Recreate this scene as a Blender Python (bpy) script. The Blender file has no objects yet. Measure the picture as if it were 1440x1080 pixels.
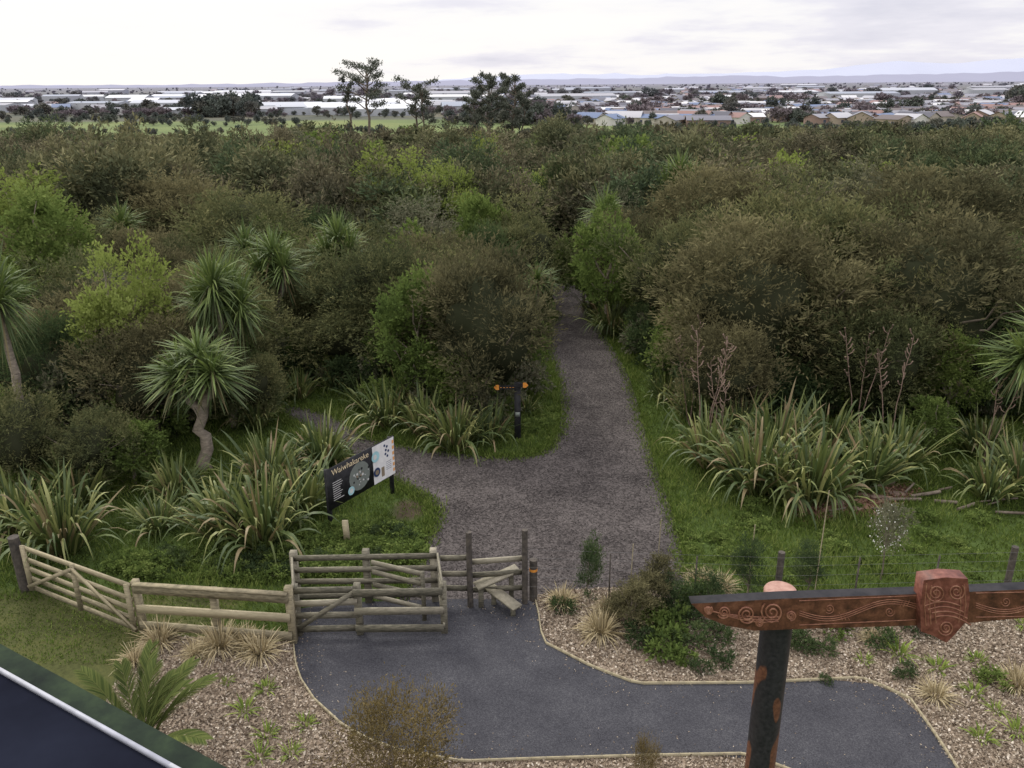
import bpy, bmesh, math, numpy as np
from mathutils import Vector, Matrix
from mathutils import noise as mn
from mathutils.geometry import tessellate_polygon
rng=np.random.default_rng(7)
U=lambda a,b,n=None: rng.uniform(a,b,n)
scene=bpy.context.scene
COL=scene.collection
# ------------------------------------------------------------------ camera survey
H=9.0; FP=1180.0
p=math.atan(423/FP); r=math.radians(0.4)
Fv=np.array([0,math.cos(p),-math.sin(p)]); R0=np.array([1.,0,0]); U0=np.array([0,math.sin(p),math.cos(p)])
Rv=R0*math.cos(r)-U0*math.sin(r); Uv=U0*math.cos(r)+R0*math.sin(r)
CAM=np.array([0,0,H])
def ray(px,py): return Fv+(px-720)/FP*Rv+(540-py)/FP*Uv
def gp(px,py,z=0.0):
    d=ray(px,py); return CAM+d*((z-H)/d[2])
def yp(px,py,Y):
    d=ray(px,py); return CAM+d*(Y/d[1])
def depth(P): return float(np.dot(np.asarray(P)-CAM,Fv))
cd=bpy.data.cameras.new("camera"); cam=bpy.data.objects.new("camera",cd); COL.objects.link(cam)
cd.sensor_width=36; cd.lens=FP/1440*36; cd.clip_start=0.05; cd.clip_end=60000
M=Matrix.Identity(4)
for i in range(3):
    M[i][0]=Rv[i];M[i][1]=Uv[i];M[i][2]=-Fv[i];M[i][3]=CAM[i]
cam.matrix_world=M; scene.camera=cam
scene.view_settings.view_transform='Standard'; scene.view_settings.look='None'; scene.view_settings.exposure=0

def norm(a): return a/np.maximum(np.linalg.norm(a,axis=-1,keepdims=True),1e-9)
def terr(x,y):
    x=np.asarray(x,float); y=np.asarray(y,float)
    z=np.interp(y,[-1e6,32,60,180,350,1e6],[0,0,-0.8,-6,-10,-10])
    return z
# ------------------------------------------------------------------ geometry accumulator
class Geo:
    def __init__(s): s.V=[];s.L=[];s.T=[];s.M=[];s.A=[];s.n=0
    def add(s,V,F,m=0,t=0.5):
        V=np.asarray(V,float).reshape(-1,3); F=np.asarray(F,int)
        s.V.append(V); s.L.append((F+s.n).ravel()); s.T.append(np.full(len(F),F.shape[1]))
        s.M.append(np.full(len(F),m)); s.A.append(np.broadcast_to(np.asarray(t,float),(len(F),)).copy()); s.n+=len(V)
    def mesh(s,name,mats,smooth=False,colors=None):
        me=bpy.data.meshes.new(name)
        V=np.concatenate(s.V);L=np.concatenate(s.L);T=np.concatenate(s.T)
        me.vertices.add(len(V)); me.vertices.foreach_set("co",V.ravel())
        me.loops.add(len(L)); me.loops.foreach_set("vertex_index",L)
        me.polygons.add(len(T)); st=np.concatenate([[0],np.cumsum(T)[:-1]])
        me.polygons.foreach_set("loop_start",st); me.polygons.foreach_set("loop_total",T)
        for m in mats: me.materials.append(m)
        me.polygons.foreach_set("material_index",np.concatenate(s.M))
        if smooth: me.polygons.foreach_set("use_smooth",np.ones(len(T),bool))
        a=me.attributes.new("tint",'FLOAT','FACE'); a.data.foreach_set("value",np.concatenate(s.A))
        if colors is not None:
            c=me.attributes.new("col",'FLOAT_COLOR','FACE')
            cc=np.ones((len(T),4)); cc[:,:3]=colors; c.data.foreach_set("color",cc.ravel())
        me.update(calc_edges=True); return me
    def obj(s,name,mats,parent=None,smooth=False,colors=None):
        o=bpy.data.objects.new(name,s.mesh(name,mats,smooth,colors)); COL.objects.link(o)
        if parent: o.parent=parent
        return o
    def beam(s,a,b,w,h,up=(0,0,1),m=0,t=None):
        a=np.asarray(a,float);b=np.asarray(b,float);d=norm(b-a);up=np.asarray(up,float)
        sd=np.cross(d,up)
        if np.linalg.norm(sd)<1e-3: sd=np.cross(d,[0,1,0.])
        sd=norm(sd);u=np.cross(sd,d)
        V=[q+sx*sd*w/2+sz*u*h/2 for q in(a,b) for sx,sz in((-1,-1),(1,-1),(1,1),(-1,1))]
        F=[[0,1,2,3],[7,6,5,4],[0,4,5,1],[1,5,6,2],[2,6,7,3],[3,7,4,0]]
        s.add(V,F,m,U(0,1) if t is None else t)
    def tube(s,P,Rd,n=8,m=0,t=0.5,cap=True):
        P=np.asarray(P,float); k=len(P); Rd=np.broadcast_to(np.asarray(Rd,float),(k,))
        T=norm(np.gradient(P,axis=0)); ref=np.array([0.31,0.83,0.46]); 
        A=norm(np.cross(T,ref)); B=np.cross(T,A)
        an=np.linspace(0,2*math.pi,n,endpoint=False)
        V=P[:,None]+Rd[:,None,None]*(np.cos(an)[None,:,None]*A[:,None]+np.sin(an)[None,:,None]*B[:,None])
        i=np.arange(k-1)[:,None]*n; j=np.arange(n)[None]; j2=(j+1)%n
        F=np.stack([i+j,i+j2,i+n+j2,i+n+j],-1).reshape(-1,4)
        s.add(V.reshape(-1,3),F,m,t)
        if cap:
            s.add(V[-1],[list(range(n))],m,t); s.add(V[0],[list(range(n))[::-1]],m,t)
    def prism(s,pts,off,m=0,ms=None,t=0.5):
        pts=np.asarray(pts,float);n=len(pts);off=np.asarray(off,float)
        s.add(np.concatenate([pts,pts+off]),[[i,(i+1)%n,(i+1)%n+n,i+n] for i in range(n)],m if ms is None else ms,t)
        tr=tessellate_polygon([[Vector(q) for q in pts]])
        s.add(pts,[list(q) for q in tr],m,t); s.add(pts+off,[list(q)[::-1] for q in tr],m,t)
    def leaves(s,P,D,L,W,m=0,t=0.5):
        N=len(P); sd=norm(np.cross(D,rng.normal(size=(N,3)))); L=np.broadcast_to(L,(N,))[:,None]; W=np.broadcast_to(W,(N,))[:,None]
        V=np.stack([P,P+D*L*.5+sd*W*.5,P+D*L,P+D*L*.5-sd*W*.5],1).reshape(-1,3)
        s.add(V,np.arange(N*4).reshape(N,4),m,t)
    def blades(s,P,D,L,W,droop,nseg=5,m=0,t=0.5,pw=2.2):
        N=len(P); L=np.broadcast_to(L,(N,));W=np.broadcast_to(W,(N,));droop=np.broadcast_to(droop,(N,))
        ss=np.linspace(0,1,nseg+1)
        pos=P[:,None]+D[:,None]*(L[:,None]*ss)[...,None]
        pos[...,2]-=droop[:,None]*L[:,None]*ss**pw
        sd=norm(np.cross(D,[0,0,1.])+rng.normal(size=(N,3))*.25)
        w=W[:,None]*np.minimum(1,.45+1.6*ss)*(1-ss**3*.97)*.5
        A=pos+sd[:,None]*w[...,None];B=pos-sd[:,None]*w[...,None]
        V=np.stack([A,B],2).reshape(-1,3)
        b=(np.arange(N)*(nseg+1)*2)[:,None]+np.arange(nseg)[None]*2
        F=np.stack([b,b+1,b+3,b+2],-1).reshape(-1,4)
        s.add(V,F,m,np.repeat(np.broadcast_to(t,(N,)),nseg))
# ------------------------------------------------------------------ materials
def newmat(name,rough=.8,spec=.3):
    m=bpy.data.materials.new(name); m.use_nodes=True; nt=m.node_tree; b=nt.nodes["Principled BSDF"]
    b.inputs["Roughness"].default_value=rough; b.inputs["Specular IOR Level"].default_value=spec
    return m,nt,b
def ramp(nt,fac,stops):
    n=nt.nodes.new("ShaderNodeValToRGB"); e=n.color_ramp.elements
    while len(e)<len(stops): e.new(.5)
    for i,(q,c) in enumerate(stops): e[i].position=q; e[i].color=(*c,1)
    nt.links.new(fac,n.inputs[0]); return n.outputs[0]
def noise(nt,scale,detail=4,rough=.55,vec=None,out=0):
    n=nt.nodes.new("ShaderNodeTexNoise"); n.inputs["Scale"].default_value=scale; n.inputs["Detail"].default_value=detail; n.inputs["Roughness"].default_value=rough
    if vec is None:
        g=nt.nodes.new("ShaderNodeNewGeometry"); vec=g.outputs["Position"]
    nt.links.new(vec,n.inputs["Vector"]); return n.outputs[out]
def math_(nt,op,a,b=None):
    n=nt.nodes.new("ShaderNodeMath"); n.operation=op
    for i,v in enumerate((a,b)):
        if v is None: continue
        if isinstance(v,(int,float)): n.inputs[i].default_value=v
        else: nt.links.new(v,n.inputs[i])
    return n.outputs[0]
def mixc(nt,f,a,b,mode='MIX'):
    n=nt.nodes.new("ShaderNodeMix"); n.data_type='RGBA'; n.blend_type=mode
    for k,v in ((0,f),(6,a),(7,b)):
        if isinstance(v,(int,float)): n.inputs[k].default_value=v
        elif isinstance(v,tuple): n.inputs[k].default_value=(*v,1)
        else: nt.links.new(v,n.inputs[k])
    return n.outputs[2]
def bump(nt,b,h,dist=.02,st=.6):
    n=nt.nodes.new("ShaderNodeBump"); n.inputs["Distance"].default_value=dist; n.inputs["Strength"].default_value=st
    nt.links.new(h,n.inputs["Height"]); nt.links.new(n.outputs[0],b.inputs["Normal"])
def attr(nt,name,out="Fac"):
    n=nt.nodes.new("ShaderNodeAttribute"); n.attribute_name=name; return n.outputs[out]
def leafmat(name,stops,trans=.25,rough=.55,spec=.3,objvar=.35):
    m=bpy.data.materials.new(name); m.use_nodes=True; nt=m.node_tree
    oi=nt.nodes.new("ShaderNodeObjectInfo")
    f=math_(nt,'ADD',math_(nt,'MULTIPLY',attr(nt,"tint"),1-objvar),math_(nt,'MULTIPLY',oi.outputs["Random"],objvar))
    c=ramp(nt,f,stops)
    if spec>.35:
        b=nt.nodes["Principled BSDF"]; b.inputs["Roughness"].default_value=rough; b.inputs["Specular IOR Level"].default_value=spec; nt.links.new(c,b.inputs["Base Color"])
    else:
        nt.nodes.remove(nt.nodes["Principled BSDF"]); b=nt.nodes.new("ShaderNodeBsdfDiffuse"); nt.links.new(c,b.inputs[0])
    if trans<=0:
        nt.links.new(b.outputs[0],nt.nodes["Material Output"].inputs[0]); return m
    t=nt.nodes.new("ShaderNodeBsdfTranslucent"); nt.links.new(c,t.inputs[0])
    mx=nt.nodes.new("ShaderNodeMixShader"); mx.inputs[0].default_value=trans
    nt.links.new(b.outputs[0],mx.inputs[1]); nt.links.new(t.outputs[0],mx.inputs[2])
    nt.links.new(mx.outputs[0],nt.nodes["Material Output"].inputs[0]); return m
def surf(name,stops,scale=8,detail=5,rough=.85,bd=.01,tintw=0.0,stretch=None,spec=.3):
    m,nt,b=newmat(name,rough,spec)
    vec=None
    if stretch:
        g=nt.nodes.new("ShaderNodeNewGeometry"); mp=nt.nodes.new("ShaderNodeMapping"); mp.inputs["Scale"].default_value=stretch
        nt.links.new(g.outputs["Position"],mp.inputs[0]); vec=mp.outputs[0]
    f=noise(nt,scale,detail,.6,vec)
    if tintw: f2=math_(nt,'ADD',math_(nt,'MULTIPLY',f,1-tintw),math_(nt,'MULTIPLY',attr(nt,"tint"),tintw))
    else: f2=f
    nt.links.new(ramp(nt,f2,stops),b.inputs["Base Color"])
    if bd: bump(nt,b,f,bd)
    return m
def sc3(st,k): return [(q,tuple(v*w for v,w in zip(c,k))) for q,c in st]
KS=[(0,(.042,.052,.026)),(.35,(.086,.098,.045)),(.65,(.138,.142,.064)),(1,(.22,.212,.095))]
KB=[(0,(.048,.05,.028)),(.35,(.095,.09,.048)),(.65,(.145,.132,.068)),(1,(.215,.195,.1))]
KD=[(0,(.032,.05,.025)),(.5,(.066,.095,.04)),(1,(.13,.16,.062))]
kan=leafmat("kanuka_leaf",KS,.3); kanb=leafmat("kanuka_leaf_brownish",KB,.3); kand=leafmat("scrub_leaf",KD,.3)
kan2=leafmat("kanuka_leaf_hazed",sc3(KS,(1.1,1.06,1.25)),.15); kanb2=leafmat("kanuka_leaf_brownish_hazed",sc3(KB,(1.05,1.04,1.25)),.15); kand2=leafmat("scrub_leaf_hazed",sc3(KD,(1.25,1.15,1.4)),.15)  # near leaf colours lightened and blued: distance haze painted in
core=leafmat("crown_core_shade",[(0,(.024,.028,.016)),(1,(.038,.04,.022))],0)  # added solid core, coloured dark for the shaded depth inside crowns
brd=leafmat("broadleaf",[(0,(.06,.09,.028)),(.5,(.125,.175,.047)),(1,(.21,.26,.078))],.35)
brl=leafmat("broadleaf_lime",[(0,(.13,.17,.045)),(.5,(.21,.255,.066)),(1,(.29,.34,.11))],.4)
gry=leafmat("greyleaf",[(0,(.09,.10,.06)),(1,(.22,.21,.14))],.3)
cab=leafmat("cabbage_tree_leaf",[(0,(.17,.13,.06)),(.12,(.06,.09,.028)),(.6,(.10,.145,.038)),(1,(.19,.24,.065))],.25,.6,.4,.1)
flx=leafmat("flax_leaf",[(0,(.26,.19,.10)),(.1,(.045,.07,.024)),(.5,(.08,.112,.032)),(.85,(.15,.175,.052)),(1,(.34,.34,.13))],.2,.55,.4,.05)
grm=leafmat("grass_blade",[(0,(.055,.075,.018)),(.5,(.095,.145,.03)),(1,(.2,.24,.07))],.35,.6,.2,0)
tan=leafmat("tussock_blade",[(0,(.22,.18,.10)),(.5,(.4,.33,.2)),(1,(.58,.5,.33))],.2,.7,.2,.1)
lim=leafmat("lime_blade",[(0,(.1,.16,.03)),(1,(.3,.36,.09))],.3,.5,.3,.1)
brn=leafmat("brown_leaf",[(0,(.075,.06,.03)),(.5,(.16,.125,.055)),(1,(.27,.21,.095))],.3,.6,.3,.1)
whf=leafmat("flower",[(0,(.6,.6,.55)),(1,(.8,.8,.75))],.2)
nik=leafmat("palm_leaf",[(0,(.035,.055,.018)),(1,(.12,.14,.045))],.2,.6,.3,.1)
pin=leafmat("pine_needle",[(0,(.065,.075,.06)),(1,(.14,.15,.115))],.2)  # needle colour lightened and greyed to carry distance haze
bark=surf("bark",[(.3,(.07,.055,.04)),(.7,(.2,.165,.13))],6,5,.9,.01,0,(1,1,.3))
barkl=surf("pale_bark",[(.3,(.13,.11,.085)),(.7,(.32,.27,.21))],8,5,.9,.01,0,(1,1,2))
stalk=surf("stalk",[(.3,(.10,.07,.055)),(.7,(.26,.18,.14))],8)
wood=surf("weathered_timber",[(.25,(.055,.052,.038)),(.45,(.155,.142,.105)),(.62,(.245,.222,.168)),(.8,(.34,.31,.24))],9,8,.85,.006,.35,(1,1,5))
woodp=surf("pale_timber",[(.25,(.10,.088,.056)),(.45,(.25,.215,.14)),(.65,(.34,.295,.195)),(.8,(.42,.365,.25))],7,8,.85,.004,.3,(1,1,5))
woodd=surf("dark_timber",[(.3,(.03,.027,.025)),(.7,(.10,.085,.07))],12,5,.9,.004)
steel=surf("wire",[(.3,(.1,.1,.1)),(.7,(.2,.2,.2))],8,2,.5,0)
# ------------------------------------------------------------------ polygons (ground plan)
def chaikin(P,k=2):
    P=np.asarray(P,float)
    for _ in range(k):
        Q=np.roll(P,-1,0); P=np.stack([P*.75+Q*.25,P*.25+Q*.75],1).reshape(-1,2)
    return P
def gpoly(px,k=2): return chaikin([gp(*q)[:2] for q in px],k)
def inside(P,poly):
    x,y=P[:,0],P[:,1]; c=np.zeros(len(P),bool); n=len(poly)
    for i in range(n):
        x1,y1=poly[i];x2,y2=poly[(i+1)%n]
        if y1==y2: continue
        c^=((y1>y)!=(y2>y))&(x<(x2-x1)*(y-y1)/(y2-y1)+x1)
    return c
def pdist(P,poly):
    d=np.full(len(P),1e9)
    for i in range(len(poly)):
        a=poly[i];b=poly[(i+1)%len(poly)];ab=b-a
        t=np.clip(((P-a)@ab)/max(ab@ab,1e-9),0,1); d=np.minimum(d,np.linalg.norm(P-(a+t[:,None]*ab),axis=1))
    return d
ASPH=gpoly([(640,843),(700,843),(750,843),(757,862),(766,905),(830,938),(895,963),(1050,962),(1210,955),(1280,985),(1345,1080),(1400,1170),(1350,1300),(1230,1200),(1120,1085),(1050,1064),(900,1064),(650,1073),(560,1057),(480,1020),(440,985),(420,950),(413,905),(416,880),(418,850)],1)
GRAV=gpoly([(540,880),(575,820),(588,770),(612,735),(608,708),(575,692),(548,676),(500,652),(470,630),(430,603),(395,588),(385,575),(400,568),(450,577),(500,600),(520,618),(600,632),(690,643),(750,642),(783,620),(791,580),(784,530),(769,495),(768,465),(783,440),(780,420),(765,405),(790,395),(825,408),(832,430),(830,448),(862,488),(888,535),(902,590),(920,650),(942,710),(960,770),(968,840),(850,880),(700,880)])
MUL=gpoly([(205,893),(300,898),(413,905),(440,880),(640,862),(750,850),(758,834),(850,826),(950,828),(1100,855),(1440,872),(2100,885),(2600,1400),(1000,1700),(0,1500),(120,1050),(150,985),(178,935)],1)
FOR=np.array([gp(*q)[:2] for q in [(-1400,680),(0,665),(150,640),(260,610),(310,580),(335,548),(440,535),(500,560),(560,580),(640,598),(710,598),(738,570),(742,500),(748,460),(765,425),(750,405),(800,385),(850,405),(860,440),(900,490),(930,540),(960,575),(1100,590),(1440,590),(2900,610)]]+[(300,240),(20,225),(-60,190),(-260,180)])
SOIL1=gpoly([(1100,712),(1130,694),(1200,690),(1250,674),(1310,690),(1270,712),(1240,728),(1180,726),(1150,742),(1110,732)],1); SOIL2=gpoly([(545,715),(590,695),(612,712),(590,735),(555,735)])
def pebbly(name,stops,scale,bd,big=.9,bw=.6):
    m,nt,b=newmat(name,.95,.1)
    v=nt.nodes.new("ShaderNodeTexVoronoi"); v.inputs["Scale"].default_value=scale
    g=nt.nodes.new("ShaderNodeNewGeometry"); nt.links.new(g.outputs["Position"],v.inputs["Vector"])
    sp=nt.nodes.new("ShaderNodeSeparateColor"); nt.links.new(v.outputs["Color"],sp.inputs[0])
    n2=noise(nt,big,7,.7)
    f=math_(nt,'ADD',math_(nt,'MULTIPLY',sp.outputs[0],.4),math_(nt,'MULTIPLY',n2,bw))
    c=ramp(nt,f,stops); nt.links.new(c,b.inputs["Base Color"])
    bump(nt,b,v.outputs["Distance"],bd,.8); return m
asph=pebbly("asphalt",[(.3,(.028,.028,.033)),(.5,(.043,.043,.05)),(.7,(.057,.057,.064)),(.95,(.10,.10,.105))],70,.006,1.1,.75)
gravm=pebbly("gravel",[(.32,(.018,.016,.016)),(.48,(.038,.033,.032)),(.62,(.058,.051,.049)),(.95,(.12,.105,.10))],26,.015,.7,.88)
mulm=pebbly("mulch",[(.2,(.08,.06,.04)),(.5,(.2,.155,.115)),(.9,(.38,.31,.24))],22,.03)
def sheet(name,poly,z,mat):
    g=Geo(); P=np.column_stack([poly,np.full(len(poly),z)])
    tr=tessellate_polygon([[Vector(q) for q in P]]); g.add(P,[list(t) for t in tr]); o=g.obj(name,[mat])
    me=o.data; me.update()
    if sum(f.normal.z for f in me.polygons)<0: me.flip_normals()
    return o
sheet("gravel_path",GRAV,.004,gravm); sheet("mulch_bed",MUL,.008,mulm); sheet("asphalt_path",ASPH,.012,asph)
# ------------------------------------------------------------------ ground sheet
ax=np.concatenate([-np.geomspace(26,30000,70)[::-1],np.arange(-25,25.1,.3),np.geomspace(26,30000,70)])
ay=np.concatenate([[-3000,-500,-100,-20,0],np.arange(6,42,.3),np.geomspace(42.5,40000,150)])
X,Y=np.meshgrid(ax,ay); Z=terr(X,Y); P2=np.column_stack([X.ravel(),Y.ravel()])
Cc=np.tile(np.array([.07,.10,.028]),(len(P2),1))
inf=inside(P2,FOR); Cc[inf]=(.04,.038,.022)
mossy=(P2[:,1]<13.5)&(P2[:,0]<-5); Cc[mossy]=(.075,.08,.03)
Cc[inside(P2,SOIL2)]=(.09,.07,.045)
far=P2[:,1]>178; field=far&(~inf)
Cc[field]=(.13,.165,.065)
D_=P2[:,1]
tw=(D_>500); Cc[tw]=(.085,.09,.065)
hz=1-np.exp(-np.maximum(D_-300,0)/3500); Cc=Cc*(1-hz[:,None])+np.array([.18,.185,.23])*hz[:,None]  # distance haze blended into the far ground colour
nx,ny=len(ax),len(ay); idx=np.arange(nx*ny).reshape(ny,nx)
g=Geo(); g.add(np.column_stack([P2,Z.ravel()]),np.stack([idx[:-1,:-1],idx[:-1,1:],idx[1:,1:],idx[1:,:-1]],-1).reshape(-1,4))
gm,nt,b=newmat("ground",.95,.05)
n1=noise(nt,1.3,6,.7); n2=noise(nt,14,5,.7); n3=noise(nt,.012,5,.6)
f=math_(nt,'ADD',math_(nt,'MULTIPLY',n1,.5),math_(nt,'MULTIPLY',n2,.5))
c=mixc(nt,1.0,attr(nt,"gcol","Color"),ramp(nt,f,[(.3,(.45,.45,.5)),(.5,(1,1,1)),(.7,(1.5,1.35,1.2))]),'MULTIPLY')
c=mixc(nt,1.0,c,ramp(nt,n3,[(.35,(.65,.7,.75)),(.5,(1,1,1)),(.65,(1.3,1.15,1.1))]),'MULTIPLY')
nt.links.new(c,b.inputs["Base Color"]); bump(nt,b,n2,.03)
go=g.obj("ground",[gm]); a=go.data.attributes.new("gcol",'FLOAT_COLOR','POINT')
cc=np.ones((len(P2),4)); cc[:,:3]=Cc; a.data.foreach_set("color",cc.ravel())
# ------------------------------------------------------------------ lawn grass
def samp(n,x0,x1,y0,y1): return np.column_stack([U(x0,x1,n),U(y0,y1,n)])
def lawn(name,n,box,L0,L1,w):
    P=samp(n,*box); nz=np.sin(P[:,0]*1.7+np.sin(P[:,1]*1.3)*2)*np.cos(P[:,1]*2.1+P[:,0]*.6)
    ok=~(inside(P,GRAV)|inside(P,MUL)|inside(P,ASPH))&~(inside(P,FOR)&(pdist(P,FOR)>1.0))&~((inside(P,SOIL1))&(U(0,1,n)<.82))&~((inside(P,SOIL2))&(U(0,1,n)<.7)); P=P[ok]; nz=nz[ok]; N=len(P)
    D=norm(np.column_stack([rng.normal(size=(N,2))*.5,np.ones(N)]))
    L=U(L0,L1,N)*(1+.5*nz)
    L=np.where((P[:,1]<13.3)&(P[:,0]<-5),L*.35,L)
    g=Geo(); g.leaves(np.column_stack([P,np.zeros(N)]),D,L,w,0,np.clip(U(.1,.9,N)+nz*.25,0,1)); return g.obj(name,[grm])
lawn("grass",300000,(-14,16,11.5,30),.06,.19,.022)
def fringe(poly,n,name,mat,L0,L1,sd=.12):
    i=rng.integers(0,len(poly),n); t=U(0,1,n)[:,None]; P=poly[i]*(1-t)+np.roll(poly,-1,0)[i]*t+rng.normal(size=(n,2))*sd
    k=(P[:,1]>11)&(P[:,1]<34)&~inside(P,MUL)&~inside(P,ASPH)
    k&=~((P[:,1]<14.0)&(P[:,0]>-1.9)&(P[:,0]<3.3)); P=P[k];N=len(P)
    D=norm(np.column_stack([rng.normal(size=(N,2))*.7,np.ones(N)])); g=Geo()
    g.leaves(np.column_stack([P,np.zeros(N)]),D,U(L0,L1,N),.022,0,U(0,1,N)); g.obj(name,[mat])
fringe(GRAV,26000,"grass_edge",grm,.05,.17,.14)
fringe(SOIL1,2600,"grass_edge",grm,.08,.2,.14)
def chips(name,poly,n,box,L,mat,z,excl=None,tilt=.5):
    P=samp(n,*box); k=inside(P,poly)
    for e in (excl or []): k&=~inside(P,e)
    P=P[k];N=len(P); D=norm(np.column_stack([rng.normal(size=(N,2)),rng.normal(size=N)*tilt])); g=Geo()
    g.leaves(np.column_stack([P,np.full(N,z)]),D,U(L*.4,L,N),U(L*.3,L*.6,N),0,U(0,1,N)); g.obj(name,[mat])
chipm=leafmat("wood_chip",[(0,(.10,.075,.055)),(.4,(.22,.175,.13)),(.8,(.37,.31,.24)),(1,(.54,.48,.4))],0,.9,.2,0)
stm=leafmat("stone_chip",[(0,(.02,.018,.018)),(.7,(.06,.053,.051)),(1,(.17,.15,.145))],0,.9,.2,0)
soc=leafmat("soil_clod",[(0,(.09,.045,.03)),(.6,(.19,.11,.075)),(1,(.32,.22,.16))],0,.9,.2,0)
chips("mulch_chips",MUL,200000,(-7,12,8.0,14),.07,chipm,.016,[ASPH])
chips("gravel_stones",GRAV,60000,(-7,4,12,32),.045,stm,.008,[ASPH])
chips("soil_clods",SOIL1,9000,(4,12,15,20),.13,soc,.028)
P=ASPH[rng.integers(0,len(ASPH),1800)]+rng.normal(size=(1800,2))*.3; P=P[inside(P,ASPH)]
g=Geo(); N=len(P); g.leaves(np.column_stack([P,np.full(N,.016)]),norm(np.column_stack([rng.normal(size=(N,2)),U(0,.3,N)])),U(.015,.04,N),.015,0,U(.2,.9,N)); g.obj("path_debris",[chipm])
# ------------------------------------------------------------------ vegetation prototypes
_bm=bmesh.new(); bmesh.ops.create_icosphere(_bm,subdivisions=3,radius=1); ICV=np.array([v.co[:] for v in _bm.verts]); ICF=np.array([[v.index for v in f.verts] for f in _bm.faces]); _bm.free()
def limb(a,b,r0,r1,wob,k=6):
    t=np.linspace(0,1,k)[:,None]; P=a*(1-t)+b*t; P[1:-1]+=rng.normal(size=(k-2,3))*wob; return P,np.linspace(r0,r1,k)
def crown(g,R,Ht,base,ncl,nsp,nlf,ll,lw,ls,m=1,up=.5,clr=(.26,.44),trunk=.09,tm=0,flat=1.0,rim=.3,cm=None):
    zc=(base+Ht)/2; hz=(Ht-base)/2
    d=norm(rng.normal(size=(ncl,3))+[0,0,.2]); rr=U(.4,1,ncl)**.6*.82
    ph=U(0,6.3,3); az=np.arctan2(d[:,1],d[:,0]); rr=rr*(1+.2*np.sin(2*az+ph[0])+.14*np.sin(3*az+ph[1]+d[:,2]*2))
    C=d*rr[:,None]*np.array([R,R,hz])+[0,0,zc]
    rc=R*U(*clr,ncl)*.75; ct=U(.0,.75,ncl)
    tt=np.array([rng.normal()*.08,rng.normal()*.08,base+.25*(Ht-base)])
    P,Q=limb(np.array([0,0,-.1]),tt,trunk,trunk*.75,trunk*.3); g.tube(P,Q,7,tm)
    for c in C[:: max(1,ncl//10)]:
        P,Q=limb(tt,c,trunk*.6,trunk*.15,R*.06); g.tube(P,Q,5,tm)
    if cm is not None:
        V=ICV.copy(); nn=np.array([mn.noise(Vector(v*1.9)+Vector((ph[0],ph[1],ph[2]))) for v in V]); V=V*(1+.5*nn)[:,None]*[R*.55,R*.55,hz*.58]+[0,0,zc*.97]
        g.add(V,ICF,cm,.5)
    i=np.repeat(np.arange(ncl),nsp); N=len(i)
    sd=norm(rng.normal(size=(N,3))+[0,0,.25]); st=C[i]+sd*(rc[i]*U(.35,1,N))[:,None]*[1,1,flat]
    od=norm((C[i]-[0,0,zc])/[R,R,hz]+1e-6)
    dr=norm(sd+od*.5+[0,0,up]+rng.normal(size=(N,3))*.25)
    L=ls*U(.5,1.3,N); tn=np.clip(ct[i]+rng.normal(size=N)*.14,0,1)
    j=np.repeat(np.arange(N),nlf); K=len(j); s=U(0,1,K)
    P=st[j]+dr[j]*(L[j]*s)[:,None]+rng.normal(size=(K,3))*ls*.07
    P[:,2]=np.maximum(P[:,2],.02)
    D=norm(dr[j]+rng.normal(size=(K,3))*.5)
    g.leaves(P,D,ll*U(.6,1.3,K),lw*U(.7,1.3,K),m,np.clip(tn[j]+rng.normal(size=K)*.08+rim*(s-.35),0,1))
def proto(name,mats,R,Ht,*a,**k):
    g=Geo(); crown(g,R,Ht,*a,**k); return (g.mesh(name,mats),R,Ht)
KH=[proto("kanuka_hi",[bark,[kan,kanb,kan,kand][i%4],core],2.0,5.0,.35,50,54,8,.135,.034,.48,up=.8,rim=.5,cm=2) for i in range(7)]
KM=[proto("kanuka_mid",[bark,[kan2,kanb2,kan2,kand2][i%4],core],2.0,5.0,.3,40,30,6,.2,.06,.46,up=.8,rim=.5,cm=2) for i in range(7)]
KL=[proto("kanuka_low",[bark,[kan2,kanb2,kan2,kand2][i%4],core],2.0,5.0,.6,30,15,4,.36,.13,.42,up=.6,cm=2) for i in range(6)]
BH=[proto("broadleaf_hi",[barkl,brd],1.7,5.0,.6,40,34,9,.13,.07,.4,up=.35,clr=(.2,.36)) for i in range(3)]
LH=[proto("lime_hi",[barkl,brl],1.7,5.0,.6,36,32,8,.12,.065,.45,up=.5,clr=(.2,.36)) for i in range(2)]
GH=[proto("grey_hi",[barkl,gry],1.7,5.0,.4,36,32,8,.10,.04,.5,up=.6,clr=(.2,.36)) for i in range(2)]
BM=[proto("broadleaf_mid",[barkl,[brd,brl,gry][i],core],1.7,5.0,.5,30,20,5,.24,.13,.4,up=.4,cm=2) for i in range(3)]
SB=[proto("understory",[bark,[kand,brd,gry][i%3]],.8,1.2,.05,22,24,7,.1,.045,.22,up=.5,trunk=.03) for i in range(4)]
def cabbage(hts,L=.95,n=230,tall=2.4):
    g=Geo(); fork=np.array([.05,0,tall*.6])
    P,Q=limb(np.array([0,0,-.1]),fork,.13,.1,.05); g.tube(P,Q,9,0)
    for (x,y,z) in hts:
        tip=np.array([x,y,z]); P,Q=limb(fork,tip,.1,.07,.04); g.tube(P,Q,8,0)
        d=norm(rng.normal(size=(n,3))+[0,0,.3]); dn=d[:,2]<-.35; 
        P=tip+d*.06+[0,0,1]*U(-.15,.15,n)[:,None]
        t=np.where(dn,U(0,.25,n),U(.2,1,n))
        g.blades(P,d,L*U(.7,1.1,n),.048,U(.05,.35,n),5,1,t)
    return g.mesh("cabbage_tree",[barkl,cab])
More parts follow.
